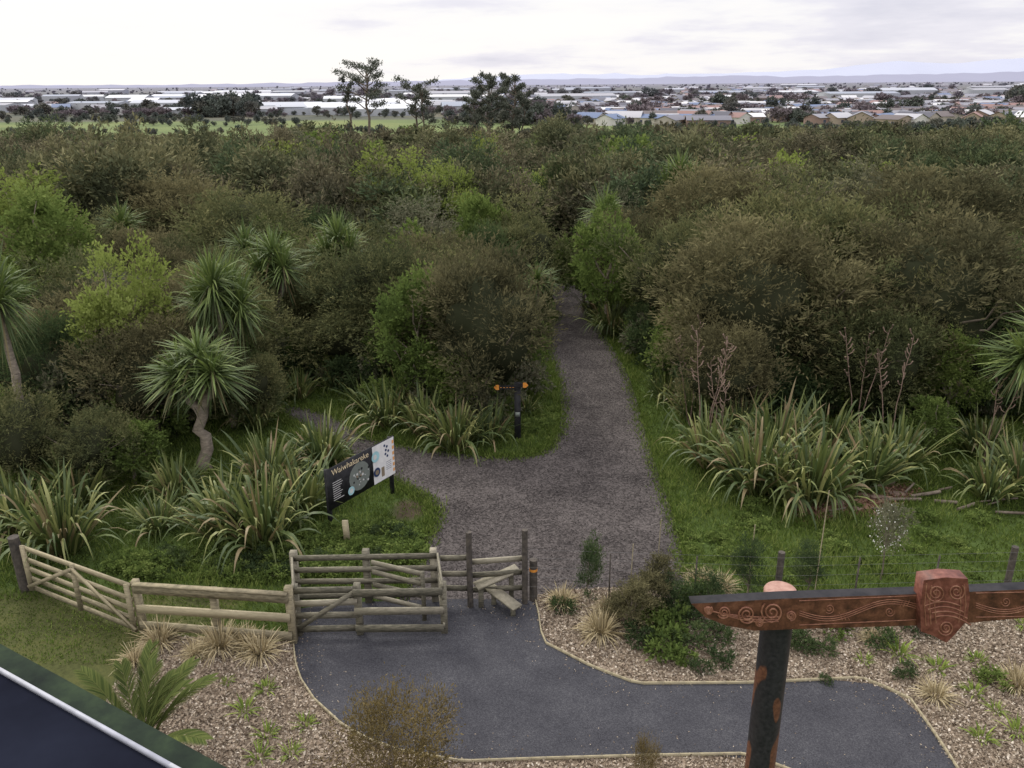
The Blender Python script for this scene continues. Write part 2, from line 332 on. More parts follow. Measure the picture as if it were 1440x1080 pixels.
CB=[cabbage([(0,0,2.5)],n=330),cabbage([(-.3,.1,2.35),(.38,-.1,2.5),(.05,.2,2.75)],n=260,tall=2.3,L=.85),cabbage([(-.55,.2,2.3),(.55,.1,2.3),(0,-.3,2.75),(.1,.5,2.6)],tall=2.2,n=260)]
def flax(n=150,L=1.75,spread=.35,W=.085):
    g=Geo(); az=U(0,6.283,n); el=np.radians(U(40,86,n)); rr=U(0,spread,n)
    P=np.column_stack([np.cos(az)*rr,np.sin(az)*rr,np.zeros(n)]); az2=az+rng.normal(size=n)*.4
    D=np.column_stack([np.cos(az2)*np.cos(el),np.sin(az2)*np.cos(el),np.sin(el)])
    g.blades(P,D,L*U(.6,1.15,n),W*U(.7,1.2,n),U(.05,1.1,n)*U(.4,1,n),8,0,np.where(U(0,1,n)<.08,0,U(.12,1,n)),3.4)
    return g.mesh("flax",[flx])
def stalks(k,hgt=3.0):
    g=Geo()
    for _ in range(k):
        a=U(0,6.28); tip=np.array([math.cos(a)*.55,math.sin(a)*.55,hgt*U(.85,1.05)]); P,Q=limb(np.zeros(3),tip,.018,.008,.02,8); g.tube(P,Q,5,0)
        for k2 in range(11):
            f_=.6+.04*k2; q=np.array([np.interp(f_,np.linspace(0,1,8),P[:,j]) for j in range(3)]); b=norm(np.array([rng.normal(),rng.normal(),.5])); g.tube([q,q+b*.12,q+b*.18+[0,0,.07]],[.007,.014,.018],5,0)
    return g.mesh("flower_stalk",[stalk])
FX=[flax(165),flax(210,1.95),flax(140,1.65),flax(165,1.8)]
def tuss(mat,n=160,L=.45,el0=35,W=.012):
    g=Geo(); az=U(0,6.283,n); el=np.radians(U(el0,88,n)); P=np.column_stack([np.cos(az)*.06,np.sin(az)*.06,np.zeros(n)])
    D=np.column_stack([np.cos(az)*np.cos(el),np.sin(az)*np.cos(el),np.sin(el)])
    g.blades(P,D,L*U(.6,1.1,n),W,U(.1,.8,n),4,0,U(0,1,n)); return g.mesh("tussock",[mat])
TT=[tuss(tan,330,.5,25,.014),tuss(tan,260,.44,20,.014)]; TL=[tuss(lim,40,.34,25,.022),tuss(lim,55,.28,20,.02)]
WD=[proto("weed",[bark,brd],.35,.35,.0,12,14,5,.09,.05,.12,up=.4,trunk=.01),proto("weed",[bark,kand],.35,.4,.0,14,16,6,.06,.03,.12,up=.4,trunk=.01)]
def inst(me,name,loc,sc,rot=None,parent=None,tilt=0):
    o=bpy.data.objects.new(name,me); COL.objects.link(o); o.location=loc; o.scale=sc
    o.rotation_euler=(rng.normal()*tilt,rng.normal()*tilt,U(0,6.283) if rot is None else rot)
    if parent: o.parent=parent
    return o
def pick(L): return L[rng.integers(len(L))]
def tree(pr,name,px,py,top,wpx,parent=None):
    B=gp(px,py); h=yp(px,top,B[1])[2]; w=wpx*depth(B)/FP
    me,R,Ht=pr; return inst(me,name,B,(w/2/R*.95,w/2/R*.95,h/Ht),None,parent)
for a in [(690,590,338,225),(1050,560,304,280),(1290,560,296,300),(1170,575,390,200),(1420,560,345,250),(945,500,290,190),(1130,500,240,270),
          (520,520,330,200),(620,500,345,190),(100,620,450,160),(40,690,545,150),(225,620,440,190),(330,560,400,170),(1010,600,450,150),(1230,590,420,190),(880,440,290,140),(730,440,285,160),(430,470,325,170),
          (140,690,570,130),(355,600,480,110),(1370,580,430,160),(1300,460,232,280),(1000,430,232,220),(350,430,260,220),(250,400,235,200),(790,370,225,150),(360,590,500,90)]:
    tree(pick(KH),"kanuka_tree",*a)
for a in [(590,575,385,130),(650,590,470,110),(1330,600,470,100),(850,470,285,110),(680,430,265,100),(90,480,265,160),(820,440,320,80),(1300,640,560,80),(30,560,380,120),(190,680,590,110)]:
    tree(pick(BH),"broadleaf_tree",*a)
for a in [(195,600,345,150),(50,420,240,180),(575,390,212,150),(905,470,395,65),(640,400,235,100),(160,400,250,140),(620,370,225,100),(10,470,330,110),(690,300,190,60),(975,320,197,70),(860,380,245,90)]:
    tree(pick(LH),"mahoe_tree",*a)
for a in [(600,430,270,150),(860,410,255,110),(520,400,275,130),(1190,380,230,110),(450,400,280,110),(790,300,220,70)]:
    tree(pick(GH),"olearia_tree",*a)
def cabt(k,px,py,hx,hy,s=1.0,rot=None):
    B=gp(px,py); top=yp(hx,hy,B[1]); zz=[2.5,2.55,2.5][k]; sc=top[2]/zz
    return inst(CB[k],"cabbage_tree",B,(s,s,sc),U(-.3,.3) if rot is None else rot)
cabt(1,292,660,275,520,s=1.28,rot=0); cabt(0,48,655,30,420,s=1.0); cabt(2,330,600,316,420,s=.95,rot=0); cabt(0,190,430,192,318,s=1.2); cabt(1,395,520,390,375,s=1.15); cabt(1,485,500,490,352,s=1.15)
cabt(1,945,400,942,262,s=1.45); cabt(0,845,430,835,305,s=1.2); cabt(1,1440,660,1436,495,s=1.35); cabt(0,755,480,745,395,s=1.0); cabt(0,360,470,352,350,s=1.1)
for (x,y,s,k) in [(1000,655,1.05,0),(1060,690,1.15,1),(1140,705,1.15,1),(1090,650,1.15,1),(1220,680,1.05,0),(1160,640,1.1,3),(1040,620,1,2),(1260,660,.95,0),(975,590,.9,3),(1100,700,1.05,3),
    (370,765,1.1,1),(320,755,1.0,0),(425,720,1.0,2),(455,655,.95,0),(380,690,1.0,1),(90,775,1.0,1),(30,750,1.0,0),(110,710,1,2),(225,745,.7,2),(250,700,.75,0),
    (640,630,.95,1),(600,612,.9,0),(685,618,.85,2),(545,598,.85,0),(570,580,.9,1),(630,590,.9,0),(520,575,.8,2),
    (1390,700,.9,2),(1435,690,1,0),(1380,640,.9,3),(430,530,.9,0),(470,545,.8,2),(860,470,.9,1),(890,480,.8,0),(840,445,.8,0),(420,560,.7,0),(740,580,.5,2),(935,560,.7,0),(375,575,.8,0),(360,600,.8,2)]:
    inst(FX[k],"flax_bush",gp(x,y),(s,s,s*U(.9,1.05)))
ST=[stalks(2),stalks(3)]
for (x,y,s) in [(985,640,1.05),(1015,650,.85),(1245,640,1.0),(1200,620,1.0),(1380,660,.85),(970,600,.95)]: inst(pick(ST),"flax_flower_stalks",gp(x,y),(s,s,s))
# forest mass
forest=bpy.data.objects.new("forest",None); COL.objects.link(forest)
y=22.0
while y<245:
    sp=2.2 if y<45 else (3.0 if y<100 else 4.0)
    xw=y*.66+6
    xs=np.arange(-xw,xw,sp); P=np.column_stack([xs+U(-.7,.7,len(xs))*sp*.6,y+U(-.6,.6,len(xs))*sp*.7])
    k=inside(P,FOR); P=P[k]
    if len(P):
        df=pdist(P,FOR) if y<60 else np.full(len(P),9.); dg=pdist(P,GRAV) if y<60 else np.full(len(P),9.)
        for q,a,b_ in zip(P,df,dg):
            if a<.9 or b_<1.5: continue
            if q[0]>.475*q[1]+3 and 120<q[1]<200: continue
            rr=U(0,1); nzz=mn.noise(Vector((q[0]*.07,q[1]*.07,0))); h=(U(2.5,4.4)+2.0*(U(0,1)<.25))*(1+.4*nzz)
            w=U(.75,1.3)*(.5+.5*h/4)
            if q[1]>185: h*=.72
            if q[1]<38: h=min(h,3.9); w=min(w,1.05); pr=pick(KH) if rr<.78 else (pick(BH) if rr<.93 else pick(GH))
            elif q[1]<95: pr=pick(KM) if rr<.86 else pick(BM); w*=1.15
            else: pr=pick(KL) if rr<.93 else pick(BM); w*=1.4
            me,R,Ht=pr
            if q[1]<42 and b_<2.5: w*=.7
            inst(me,"crown",(q[0],q[1],float(terr(*q))),(w,w,h/Ht),None,forest,.06)
    y+=sp*.85
und=bpy.data.objects.new("undergrowth",None); COL.objects.link(und)
P=samp(9000,-16,18,16,36); k=inside(P,FOR)&(pdist(P,FOR)<1.3)&(pdist(P,GRAV)>.35); P=P[k][:220]
for q in P:
    me,R,Ht=pick(SB); s=U(.5,1.3); inst(me,"shrub",(q[0],q[1],0),(s,s,s*U(.8,1.4)),None,und)
wd=bpy.data.objects.new("weeds",None); COL.objects.link(wd)
WP=gpoly([(140,790),(300,770),(430,750),(560,735),(600,760),(580,800),(420,815),(200,815)],1)
P=samp(2500,-9,0,12,18); P=P[inside(P,WP)][:240]
for q in P:
    me,R,Ht=WD[0 if U(0,1)<.8 else 1]; s=U(.3,.8); inst(me,"weed",(q[0],q[1],0),(s,s,s*U(.5,1)),None,wd)
for poly,nn in ((gpoly([(930,650),(1440,720),(1440,830),(960,820)],1),60),(gpoly([(700,640),(790,600),(770,500),(740,520)],1),30),(gpoly([(900,780),(990,790),(1000,860),(900,900)],1),50)):
    P=samp(4000,-8,16,11,30); P=P[inside(P,poly)&~inside(P,GRAV)][:nn]
    for q in P:
        me,R,Ht=WD[0]; s=U(.25,.7); inst(me,"weed",(q[0],q[1],0),(s,s,s*U(.4,.8)),None,wd)
for (x,y,s) in [(190,930,1.0),(225,905,1.2),(310,910,1.35),(365,918,1.35),(275,920,.9),(845,890,1.3),(790,850,1),(1315,980,1.0),(1430,965,1),(855,860,.9),(1225,900,.8),(1010,830,1.1),(345,905,1),(985,822,1)]:
    inst(pick(TT),"tussock_grass",gp(x,y),(s,s,s))
for (x,y,s) in [(345,1000,1),(375,970,1),(430,1020,.9),(375,1035,1),(365,1065,1),(1265,920,1.2),(1320,940,1.1),(1375,930,1),(1370,975,1),(1440,880,1),(1380,1040,1),(1430,1030,1),(1215,930,.8),(410,1060,.8),(1400,1000,.7),(320,960,.6)]:
    inst(pick(TL),"grass_clump",gp(x,y),(s,s,s))
for (x,y,s,k) in [(1015,930,.6,1),(985,945,.5,1),(930,920,.8,0),(900,900,.8,1),(940,890,1.0,0),(960,870,1.0,1),(915,870,.9,0),(1110,900,.8,1),(1130,915,.5,1),(1155,915,.6,1),(1170,880,.9,0),(1235,905,.8,1),(1270,950,.5,1),(1010,900,.7,1),(960,930,.5,0),(970,905,.8,1),(790,860,.6,1),(1290,890,.8,1),(1160,960,.3,1),(980,850,1.0,0),(1395,960,.6,0)]:
    me,R,Ht=WD[k]; inst(me,"small_shrub",gp(x,y),(s,s,s))
US=[proto("upright_shrub",[bark,[kand,kanb][i]],.35,1.6,.05,26,24,7,.06,.016,.2,up=1.6,trunk=.015,clr=(.3,.5)) for i in range(2)]
for (x,y,t,w,k) in [(830,850,758,42,0),(885,885,812,62,1),(925,850,772,50,1),(990,870,800,50,0),(1050,850,755,42,0),(870,870,830,50,1),(1130,840,760,50,0),(905,870,800,55,1),(950,865,815,60,0)]:
    tree(US[k],"manuka_shrub",x,y,t,w)
WS=Geo(); crown(WS,.5,1.6,.5,22,26,6,.05,.02,.14,m=1,up=.6,trunk=.02)
d=norm(rng.normal(size=(160,3))); Pq=d*[.42,.42,.5]*U(.6,1,160)[:,None]+[0,0,1.05]; WS.leaves(Pq,norm(rng.normal(size=(160,3))),.035,.03,2,U(0,1,160))
tree((WS.mesh("flowering_shrub",[bark,gry,whf]),.5,1.6),"flowering_shrub",1238,815,706,62)
BB=proto("brown_shrub",[bark,brn],.8,1.2,.05,44,38,8,.045,.013,.26,up=.7,trunk=.03)
tree(BB,"brown_coprosma_shrub",562,1125,985,190); tree(BB,"brown_coprosma_shrub",905,1120,1040,45)
# nikau palm
g=Geo(); B0=gp(205,1085); g.tube([[0,0,-.1],[0,0,.15],[0.02,0,.3]],[.09,.1,.06],8,0)
for i in range(12):
    a=math.radians([75,50,25,100,125,5,150,-20,190,230,310,62][i]+U(-8,8)); el=math.radians(U(60,80) if i<7 or i==11 else U(45,60)); L=U(1.5,1.9)
    t=np.linspace(0,1,14); d=np.array([math.cos(a)*math.cos(el),math.sin(a)*math.cos(el),math.sin(el)])
    R_=np.array([0,0,.25])+d*(L*t)[:,None]; R_[:,2]-=.3*L*t**2.4; R_[:,:2]+=d[:2]*(.35*L*t**2)[:,None]; g.tube(R_,np.linspace(.016,.005,14),5,1,.8)
    k=np.repeat(np.linspace(.12,1,60),2); sgn=np.tile([1,-1],60); q=np.stack([np.interp(k,t,R_[:,j]) for j in range(3)],1)
    tg=norm(np.gradient(R_,axis=0)); tg=np.stack([np.interp(k,t,tg[:,j]) for j in range(3)],1); sd=norm(np.cross(tg,[0,0,1.]))
    D=norm(tg*1.2+sd*sgn[:,None]*.7+[0,0,.2]); g.blades(q,D,.28*np.sin(np.clip(k*2.9,.3,2.9))+.07,.018,.25,4,1,U(0,1,len(k)))
o=g.obj("nikau_palm",[bark,nik]); o.location=B0
# ------------------------------------------------------------------ fences
def V3(px,py,z=0): 
    q=gp(px,py); return np.array([q[0],q[1],z])
def panel(g,a,b,hs,w=.035,bh=.11,m=0,off=0):
    d=norm(b-a); n_=np.array([-d[1],d[0],0])
    for hh in hs: 
        j=rng.normal()*.008
        g.beam(a+[0,0,hh+j]+n_*off,b+[0,0,hh-j]+n_*off,w,bh,m=m)
def post(g,q,h,w=.11,m=0): g.beam(q-[0,0,.2],q+[rng.normal()*.01,rng.normal()*.01,h],w,w,up=(0,1,0),m=m)
A=V3(45,832);Bq=V3(195,893)
g=Geo(); panel(g,A,Bq,[.12,.32,.52,.72,.98],.035,.085)
for f_ in (0.02,.5,.98): 
    q=A*(1-f_)+Bq*f_; g.beam(q+[0,-.035,.07],q+[0,-.035,1.03],.09,.03,up=(0,1,0))
g.beam(A+[0,-.07,.15],A*.5+Bq*.5+[0,-.07,.95],.03,.07); g.beam(Bq+[0,-.07,.15],A*.5+Bq*.5+[0,-.07,.95],.03,.07)
g.obj("farm_gate",[woodp])
g=Geo(); g.tube([V3(36,830,-.2),V3(36,830,1.15)],.1,10,0); g.obj("gate_post",[woodd])
g=Geo(); C1=V3(200,893);C2=V3(412,908); panel(g,C1,C2,[.2,.55,.93],.04,.15)
post(g,C1+[0,.09,0],1.05);post(g,C2+[0,.09,0],1.1,.12); post(g,(C1+C2)/2+[0,.09,0],.98)
g.beam(C1+[0,0,1.03],C2+[0,0,1.03],.1,.03); g.obj("timber_fence",[woodp])
g=Geo(); PB1=V3(418,852);PB2=V3(618,848);PF1=V3(420,897);PF2=V3(625,893)
panel(g,PF1,PF1*.58+PF2*.42,[.18,.45,.7,.95],.035,.11); panel(g,PF1*.6+PF2*.4,PF2,[.2,.55,.92],.035,.13,off=-.06)
g.beam(PF1+[0,-.03,.2],PF1*.58+PF2*.42+[0,-.03,.95],.03,.08)
for q in (PF1,PF1*.58+PF2*.42,PF2): post(g,q+[0,.08,0],1.02)
panel(g,PB1,PB2,[.2,.5,.75,1.0],.035,.1)
for f_ in (0,.5,.97): post(g,PB1*(1-f_)+PB2*f_+[0,.08,0],1.1,.12)
panel(g,PB2,PF2,[.2,.5,.75,1.0],.035,.1); panel(g,PB1,PF1,[.2,.5,.75,1.0],.035,.1)
m1=PB1*.45+PB2*.55; panel(g,m1+[0,-.1,0],m1+np.array([.95,-.5,0]),[.25,.5,.75,.95],.03,.09); post(g,m1+[.95,-.5,0],1,.07)
g.obj("kissing_gate",[wood])
g=Geo(); S0=V3(622,850);S1=V3(662,850);S2=V3(738,845); panel(g,S0,S1,[.35,.65,.98],.035,.1); panel(g,S1,S2,[.3,.62,.9],.035,.1)
g.obj("rail_fence",[wood])
g=Geo(); 
for x,yy,tp in ((662,850,748),(738,845,745)):
    q=V3(x,yy); q[1]-=.08; hgt=yp(x,tp,q[1])[2]; g.tube([q-[0,0,.2],q+[0,0,hgt]],.055,10)
g.obj("fence_post",[woodd])
g=Geo(); q=V3(750,843); g.tube([q-[0,0,.2],q+[0,0,.85]],.075,10,0); g.tube([q+[0,0,.62],q+[0,0,.67]],.078,10,1)
org=surf("orange_paint",[(.3,(.5,.18,.03)),(.7,(.62,.27,.05))],20,2,.5,0)
g.obj("marker_post",[woodd,org])
g=Geo(); q=V3(702,862); c0=q+[0,.25,0]
g.beam(c0+[-.42,-.1,.46],c0+[.34,.25,.62],.24,.045,t=.8); g.beam(c0+[-.18,.1,.32],c0+[.33,-.42,.22],.22,.045,t=.7)
for dx,dy,hh in((-.33,-.06,.44),(.22,.2,.56),(-.1,.03,.28),(.25,-.33,.21)): g.beam(c0+[dx,dy,-.1],c0+[dx,dy,hh],.09,.09,up=(0,1,0))
g.obj("stile",[wood])
# wire fence
g=Geo(); W0=V3(742,845); pts=[W0,V3(1090,858),V3(1410,850),V3(1760,842)]
for q in pts[1:]: g.tube([q-[0,0,.2],q+[0,0,1.2]],.06,8,0)
for hh in (.15,.35,.55,.75,.95,1.12): g.tube([q+[0,-.06,hh] for q in pts],.0018,4,1,cap=False)
for i in range(3):
    for f_ in (.33,.67):
        q=pts[i]*(1-f_)+pts[i+1]*f_; g.beam(q+[0,-.07,.05],q+[0,-.07,1.1],.025,.02,up=(0,1,0),m=0)
g.obj("wire_fence",[woodd,steel])
for (x,yy,tp) in [(885,850,765),(925,790,730),(1143,850,690),(1050,840,738)]:
    g=Geo(); q=V3(x,yy); g.tube([q,q+[.02,0,max(.3,yp(x,tp,q[1])[2])]],.01,5); g.obj("garden_stake",[woodp])
g=Geo(); q=V3(489,765); g.beam(q,q+[-.02,0,.55],.12,.06,up=(0,1,0)); g.obj("timber_stump",[woodp])
def edging(pl,name):
    g=Geo(); Q=np.array([gp(*q) for q in pl]); t=np.arange(len(Q)); tt=np.linspace(0,len(Q)-1,len(Q)*5)
    P=np.stack([np.interp(tt,t,Q[:,i]) for i in range(3)],1)
    for a,b in zip(P[:-1],P[1:]): g.beam(a+[0,0,.02],b+[0,0,.02],.022,.07,t=.7)
    g.obj(name,[woodp])
edging([(413,908),(416,935),(424,958),(442,985),(480,1020),(515,1040),(560,1057),(650,1073),(760,1069),(900,1065),(1050,1062),(1125,1090),(1230,1200)],"path_edging")
edging([(753,846),(757,862),(761,890),(768,906),(830,938),(895,963),(1050,962),(1210,955),(1245,968),(1280,985),(1312,1030),(1345,1080),(1400,1170)],"path_edging")
# ------------------------------------------------------------------ information sign
root=bpy.data.objects.new("information_sign",None); COL.objects.link(root)
a=V3(466,745); b_=V3(552,693); d=norm(b_-a); n_=np.array([d[1],-d[0],0]); Wd=np.linalg.norm(b_-a)
blk=surf("black_paint",[(.3,(.012,.012,.014)),(.7,(.028,.028,.03))],10,2,.6,0,spec=.15)
def flatm(nm,c): return surf(nm,[(.3,tuple(x*.85 for x in c)),(.7,c)],9,3,.6,0,spec=.15)
wht=flatm("white_panel",(.72,.71,.70)); mapm=flatm("map_grey",(.18,.2,.18)); bl=flatm("pale_blue",(.35,.58,.62)); nv=flatm("navy",(.03,.05,.12)); oc=flatm("ochre_print",(.7,.35,.12)); gy=flatm("text_white",(.6,.6,.58))
g=Geo()
for q in (a,b_): g.beam(q-[0,0,.3],q+[0,0,1.42],.09,.09,up=(0,1,0),t=.5)
g.obj("posts",[blk],root)
def S(u,v,o=0): return a+d*u*Wd+[0,0,.52+.92*v]+n_*o
g=Geo(); g.beam(S(-.03,.5,.07),S(1.03,.5,.07),.03,.94,m=0); 
def quad(u0,v0,u1,v1,m,o): g.add([S(u0,v0,o),S(u1,v0,o),S(u1,v1,o),S(u0,v1,o)],[[0,1,2,3]],m)
def disc(u,v,rad,m,o,n=20):
    an=np.linspace(0,6.283,n,endpoint=False); g.add([S(u+math.cos(k)*rad/Wd,v+math.sin(k)*rad/.92,o) for k in an],[list(range(n))],m)
quad(.66,.0,1.02,1.0,1,.089); disc(.44,.45,.33,2,.0892); 
for k in range(40): 
    x,y_=rng.normal()*.1,rng.normal()*.12; disc(.44+x*.7,.45+y_,U(.01,.035),[6,2,0,7][rng.integers(4)],.0905+k*.0003,7)
disc(.70,.72,.13,3,.104); disc(.69,.72,.06,7,.106); disc(.71,.3,.11,4,.104); disc(.71,.3,.06,6,.106); disc(.29,.2,.1,3,.104); disc(.29,.2,.055,7,.106)
for k,(u,v) in enumerate([(.86,.88),(.9,.83),(.88,.75),(.92,.7),(.87,.65),(.9,.58)]): disc(u,v,.035,4,.092,6)
quad(.79,.1,.84,.35,6,.092)
for k in range(6): quad(.985,.08+k*.15,1.015,.17+k*.15,5,.092)
for k in range(9): quad(.03,.62-k*.055,U(.13,.19),.635-k*.055,7,.092)
for k in range(5): quad(.87,.42-k*.05,.96,.43-k*.05,4,.092)
g.obj("panel",[blk,wht,mapm,bl,nv,oc,flatm("brown_print",(.25,.2,.14)),gy],root)
tc=bpy.data.curves.new("title",'FONT'); tc.body="Waiwhakareke"; tc.size=.19; tc.materials.append(flatm("title_cream",(.75,.62,.4)))
to=bpy.data.objects.new("title",tc); COL.objects.link(to); 
mt=Matrix.Identity(4); pos=S(.02,.83,.11)
for i in range(3): mt[i][0]=d[i]; mt[i][1]=[0,0,1][i]; mt[i][2]=n_[i]; mt[i][3]=pos[i]
to.matrix_world=mt; to.parent=root
# trail sign
root=bpy.data.objects.new("trail_sign",None); COL.objects.link(root)
q=V3(728,618); hh=yp(728,538,q[1])[2]; g=Geo(); g.beam(q-[0,0,.2],q+[0,0,hh],.17,.12,up=(0,1,0)); g.obj("post",[blk],root)
g=Geo()
def arm(x0,x1,z,yy,hw):
    s_=1 if x1>x0 else -1; P=[[x0,yy,z-hw],[x1-s_*.12,yy,z-hw],[x1-s_*.12,yy,z+hw],[x0,yy,z+hw]]
    g.prism([q+np.array(v) for v in P],[0,.03,0],0); P=[[x1-s_*.118,yy,z-hw*1.3],[x1-s_*.04,yy,z-hw*1.3],[x1+s_*.02,yy,z],[x1-s_*.04,yy,z+hw*1.3],[x1-s_*.118,yy,z+hw*1.3]]
    g.prism([q+np.array(v) for v in P],[0,.032,0],1)
arm(.05,-.6,hh-.1,-.1,.05); arm(-.05,.26,hh-.03,-.14,.05)
for k in range(5): g.beam(q+[-.45+k*.08,-.103,hh-.1],q+[-.41+k*.08,-.103,hh-.1],.004,.015,m=1)
g.beam(q+[-.06,-.065,.75],q+[.06,-.065,.75],.012,.12,m=2); g.obj("arms",[blk,org,mapm],root)
# ------------------------------------------------------------------ soil patch, rocks
soil=surf("red_soil",[(.3,(.10,.055,.038)),(.5,(.18,.105,.07)),(.7,(.26,.16,.11))],4,7,.95,.04); rockm=surf("rock",[(.3,(.09,.06,.05)),(.7,(.24,.17,.13))],7,6,.9,.02)
sheet("soil_patch",SOIL1,.006,soil)
def rock(q,s):
    bm=bmesh.new(); bmesh.ops.create_icosphere(bm,subdivisions=2,radius=s)
    o_=U(0,50)
    for v in bm.verts:
        k=1+.6*mn.noise(v.co*(1.4/s)+Vector((o_,0,0))); v.co*=k; v.co.z*=.35; v.co.x*=1.4
    me=bpy.data.meshes.new("rock"); bm.to_mesh(me); bm.free(); me.materials.append(rockm); inst(me,"rock",q,(1,1,1))
for (x,yy,s) in [(1180,708,.12),(1205,716,.12),(1235,700,.14),(1262,695,.13),(1215,697,.1),(1170,725,.1),(1150,715,.1)]: rock(V3(x,yy,.01),s)
g=Geo()
for k in range(16):
    q=V3(U(1160,1400),U(690,725),.06); an=rng.normal()*.4; g.tube([q,q+[math.cos(an)*U(.3,.8),math.sin(an)*.4,U(0,.12)]],U(.015,.045),6)
g.obj("fallen_branches",[bark])
# ------------------------------------------------------------------ carved gateway
root=bpy.data.objects.new("carved_gateway",None); COL.objects.link(root)
YB=5.4
carv,nt,b=newmat("carved_wood",.45,.3)
nn=noise(nt,12,7,.68)
nt.links.new(ramp(nt,nn,[(.3,(.028,.013,.009)),(.45,(.075,.030,.018)),(.58,(.125,.052,.03)),(.75,(.20,.098,.058))]),b.inputs["Base Color"]); bump(nt,b,nn,.008,.5)
redm=surf("red_ochre_paint",[(.3,(.065,.02,.014)),(.5,(.14,.048,.033)),(.75,(.23,.095,.068))],18,6,.5,.004)
ridg=surf("ridge_ochre",[(.3,(.12,.048,.03)),(.5,(.21,.092,.057)),(.75,(.33,.175,.11))],18,6,.5,.003)
char=surf("charcoal_paint",[(.3,(.012,.012,.015)),(.7,(.035,.033,.036))],8,5,.7,.003,spec=.15)
pink=surf("cut_end_timber",[(.3,(.25,.13,.10)),(.7,(.43,.27,.22))],14,6,.7,.003)
top=[(972,849),(1010,847),(1100,842),(1300,835),(1440,829),(1640,820)]; bot=[(1640,868),(1440,869),(1340,878),(1110,885),(1062,887),(1022,880),(992,868)]
g=Geo(); out=[yp(x,y_,YB) for x,y_ in top+bot]; g.prism(out,[0,.1,0],0,1); g.obj("beam",[carv,char],root)
def spiral(g,cx,cy,rp,turns=2.2,dirn=1,Y=YB,rt=.008,m=0,a0=None):
    t=np.linspace(0,1,40); an=dirn*t*turns*6.283+(U(0,6) if a0 is None else a0); rad=rp*(.12+.88*t)
    P=[yp(cx+math.cos(a_)*r_,cy+math.sin(a_)*r_,Y) for a_,r_ in zip(an,rad)]; g.tube(P,rt,6,m,cap=True)
g=Geo()
for (x,y_,r_,dn) in [(1086,861,16,1),(1050,864,13,-1),(1018,861,9,1),(996,858,6,-1),(1068,876,6,1),(1112,866,7,1)]: spiral(g,x,y_,r_,2.4,dn,YB-.004,.0075)
for k in range(3):
    g.tube([yp(990+t*105,855+k*1.5+(20-k*5)*math.sin(t*1.9),YB-.004) for t in np.linspace(0,1,16)],.005,6)
g.obj("end_carving",[ridg],root)
g=Geo()
for (x0,x1,yc,sl) in ((1124,1288,862,-.045),(1372,1640,851,-.02)):
    for sg in (-1,1):
        g.tube([yp(x,yc+(x-x0)*sl+sg*17,YB-.001) for x in np.linspace(x0,x1,30)],.004,6)
    for k in range(3):
        g.tube([yp(x,yc+(x-x0)*sl+(k-1)*3+10*math.sin((x-x0)/27),YB-.001) for x in np.linspace(x0,x1,90)],.0036,6)
    x=x0+27*1.57; dn=1
    while x<x1-8:
        yy=yc+(x-x0)*sl; spiral(g,x,yy-dn*4,7,1.7,dn,YB-.001,.004); 
        for k in range(3): g.tube([yp(x+14+k*5,yy+dn*(2+k),YB-.001),yp(x+18+k*5,yy+dn*12,YB-.001)],.003,5)
        x+=27*3.1416; dn=-dn
g.obj("scroll_carving",[ridg],root)
YC=YB-.07
g=Geo(); g.prism([yp(x,y_,YC) for x,y_ in [(1299,816),(1330,812),(1361,814),(1364,840),(1360,872),(1345,890),(1331,904),(1312,894),(1295,888),(1294,850)]],[0,.12,0],0); g.obj("boss",[redm],root)
g=Geo()
for (x,y_,r_,dn) in [(1316,834,13,1),(1345,832,12,-1),(1330,883,11,1)]: spiral(g,x,y_,r_,2.3,dn,YC-.002,.006)
for k in range(4): g.tube([yp(1300+k*5+50*t,852+k*5-6*math.sin(t*3.1)+4*k*t,YC-.001) for t in np.linspace(0,1,12)],.006,6)
for k in range(3): g.tube([yp(1303+k*7,820+k*3,YC-.001),yp(1300+k*7,850,YC-.001),yp(1302+k*7,880-k*2,YC-.001)],.005,6)
for k in range(2): g.tube([yp(1356-k*7,822+k*3,YC-.001),yp(1358-k*7,850,YC-.001),yp(1355-k*7,870+k*5,YC-.001)],.005,6)
g.obj("boss_carving",[ridg],root)
YPo=YB+.225
pc=yp(1094,862,YPo); pz=yp(1097,828,YPo)[2]
pm,nt,b=newmat("painted_post",.5,.25)
g_=nt.nodes.new("ShaderNodeNewGeometry"); mp=nt.nodes.new("ShaderNodeMapping"); mp.inputs["Scale"].default_value=(4.5,4.5,1.5); mp.inputs["Location"].default_value=(.3,0,.62)
nt.links.new(g_.outputs["Position"],mp.inputs[0]); nf=noise(nt,1.3,1.5,.4,mp.outputs[0]); n5=noise(nt,30,4,.6)
sepz=nt.nodes.new("ShaderNodeSeparateXYZ"); nt.links.new(g_.outputs["Position"],sepz.inputs[0])
zz=math_(nt,'MULTIPLY',math_(nt,'SUBTRACT',4.35,sepz.outputs[2]),.6)
f=math_(nt,'ADD',nf,math_(nt,'MAXIMUM',math_(nt,'MINIMUM',zz,.07),-.3))
c=mixc(nt,ramp(nt,f,[(.535,(0,0,0)),(.555,(1,1,1))]),ramp(nt,n5,[(.3,(.010,.010,.013)),(.7,(.03,.029,.033))]),ramp(nt,n5,[(.3,(.06,.023,.015)),(.7,(.15,.066,.038))]))
nt.links.new(c,b.inputs["Base Color"]); bump(nt,b,n5,.003)
g=Geo(); g.tube([[pc[0],pc[1],z_] for z_ in (-.2,1,2,3,4,pz-.07)],.122,32,0); g.obj("post",[pm],root)
g=Geo(); g.tube([[pc[0],pc[1],z_] for z_ in (pz-.07,pz-.02,pz-.005,pz)],[.125,.128,.12,.1],32,0); g.obj("post_top",[pink],root)
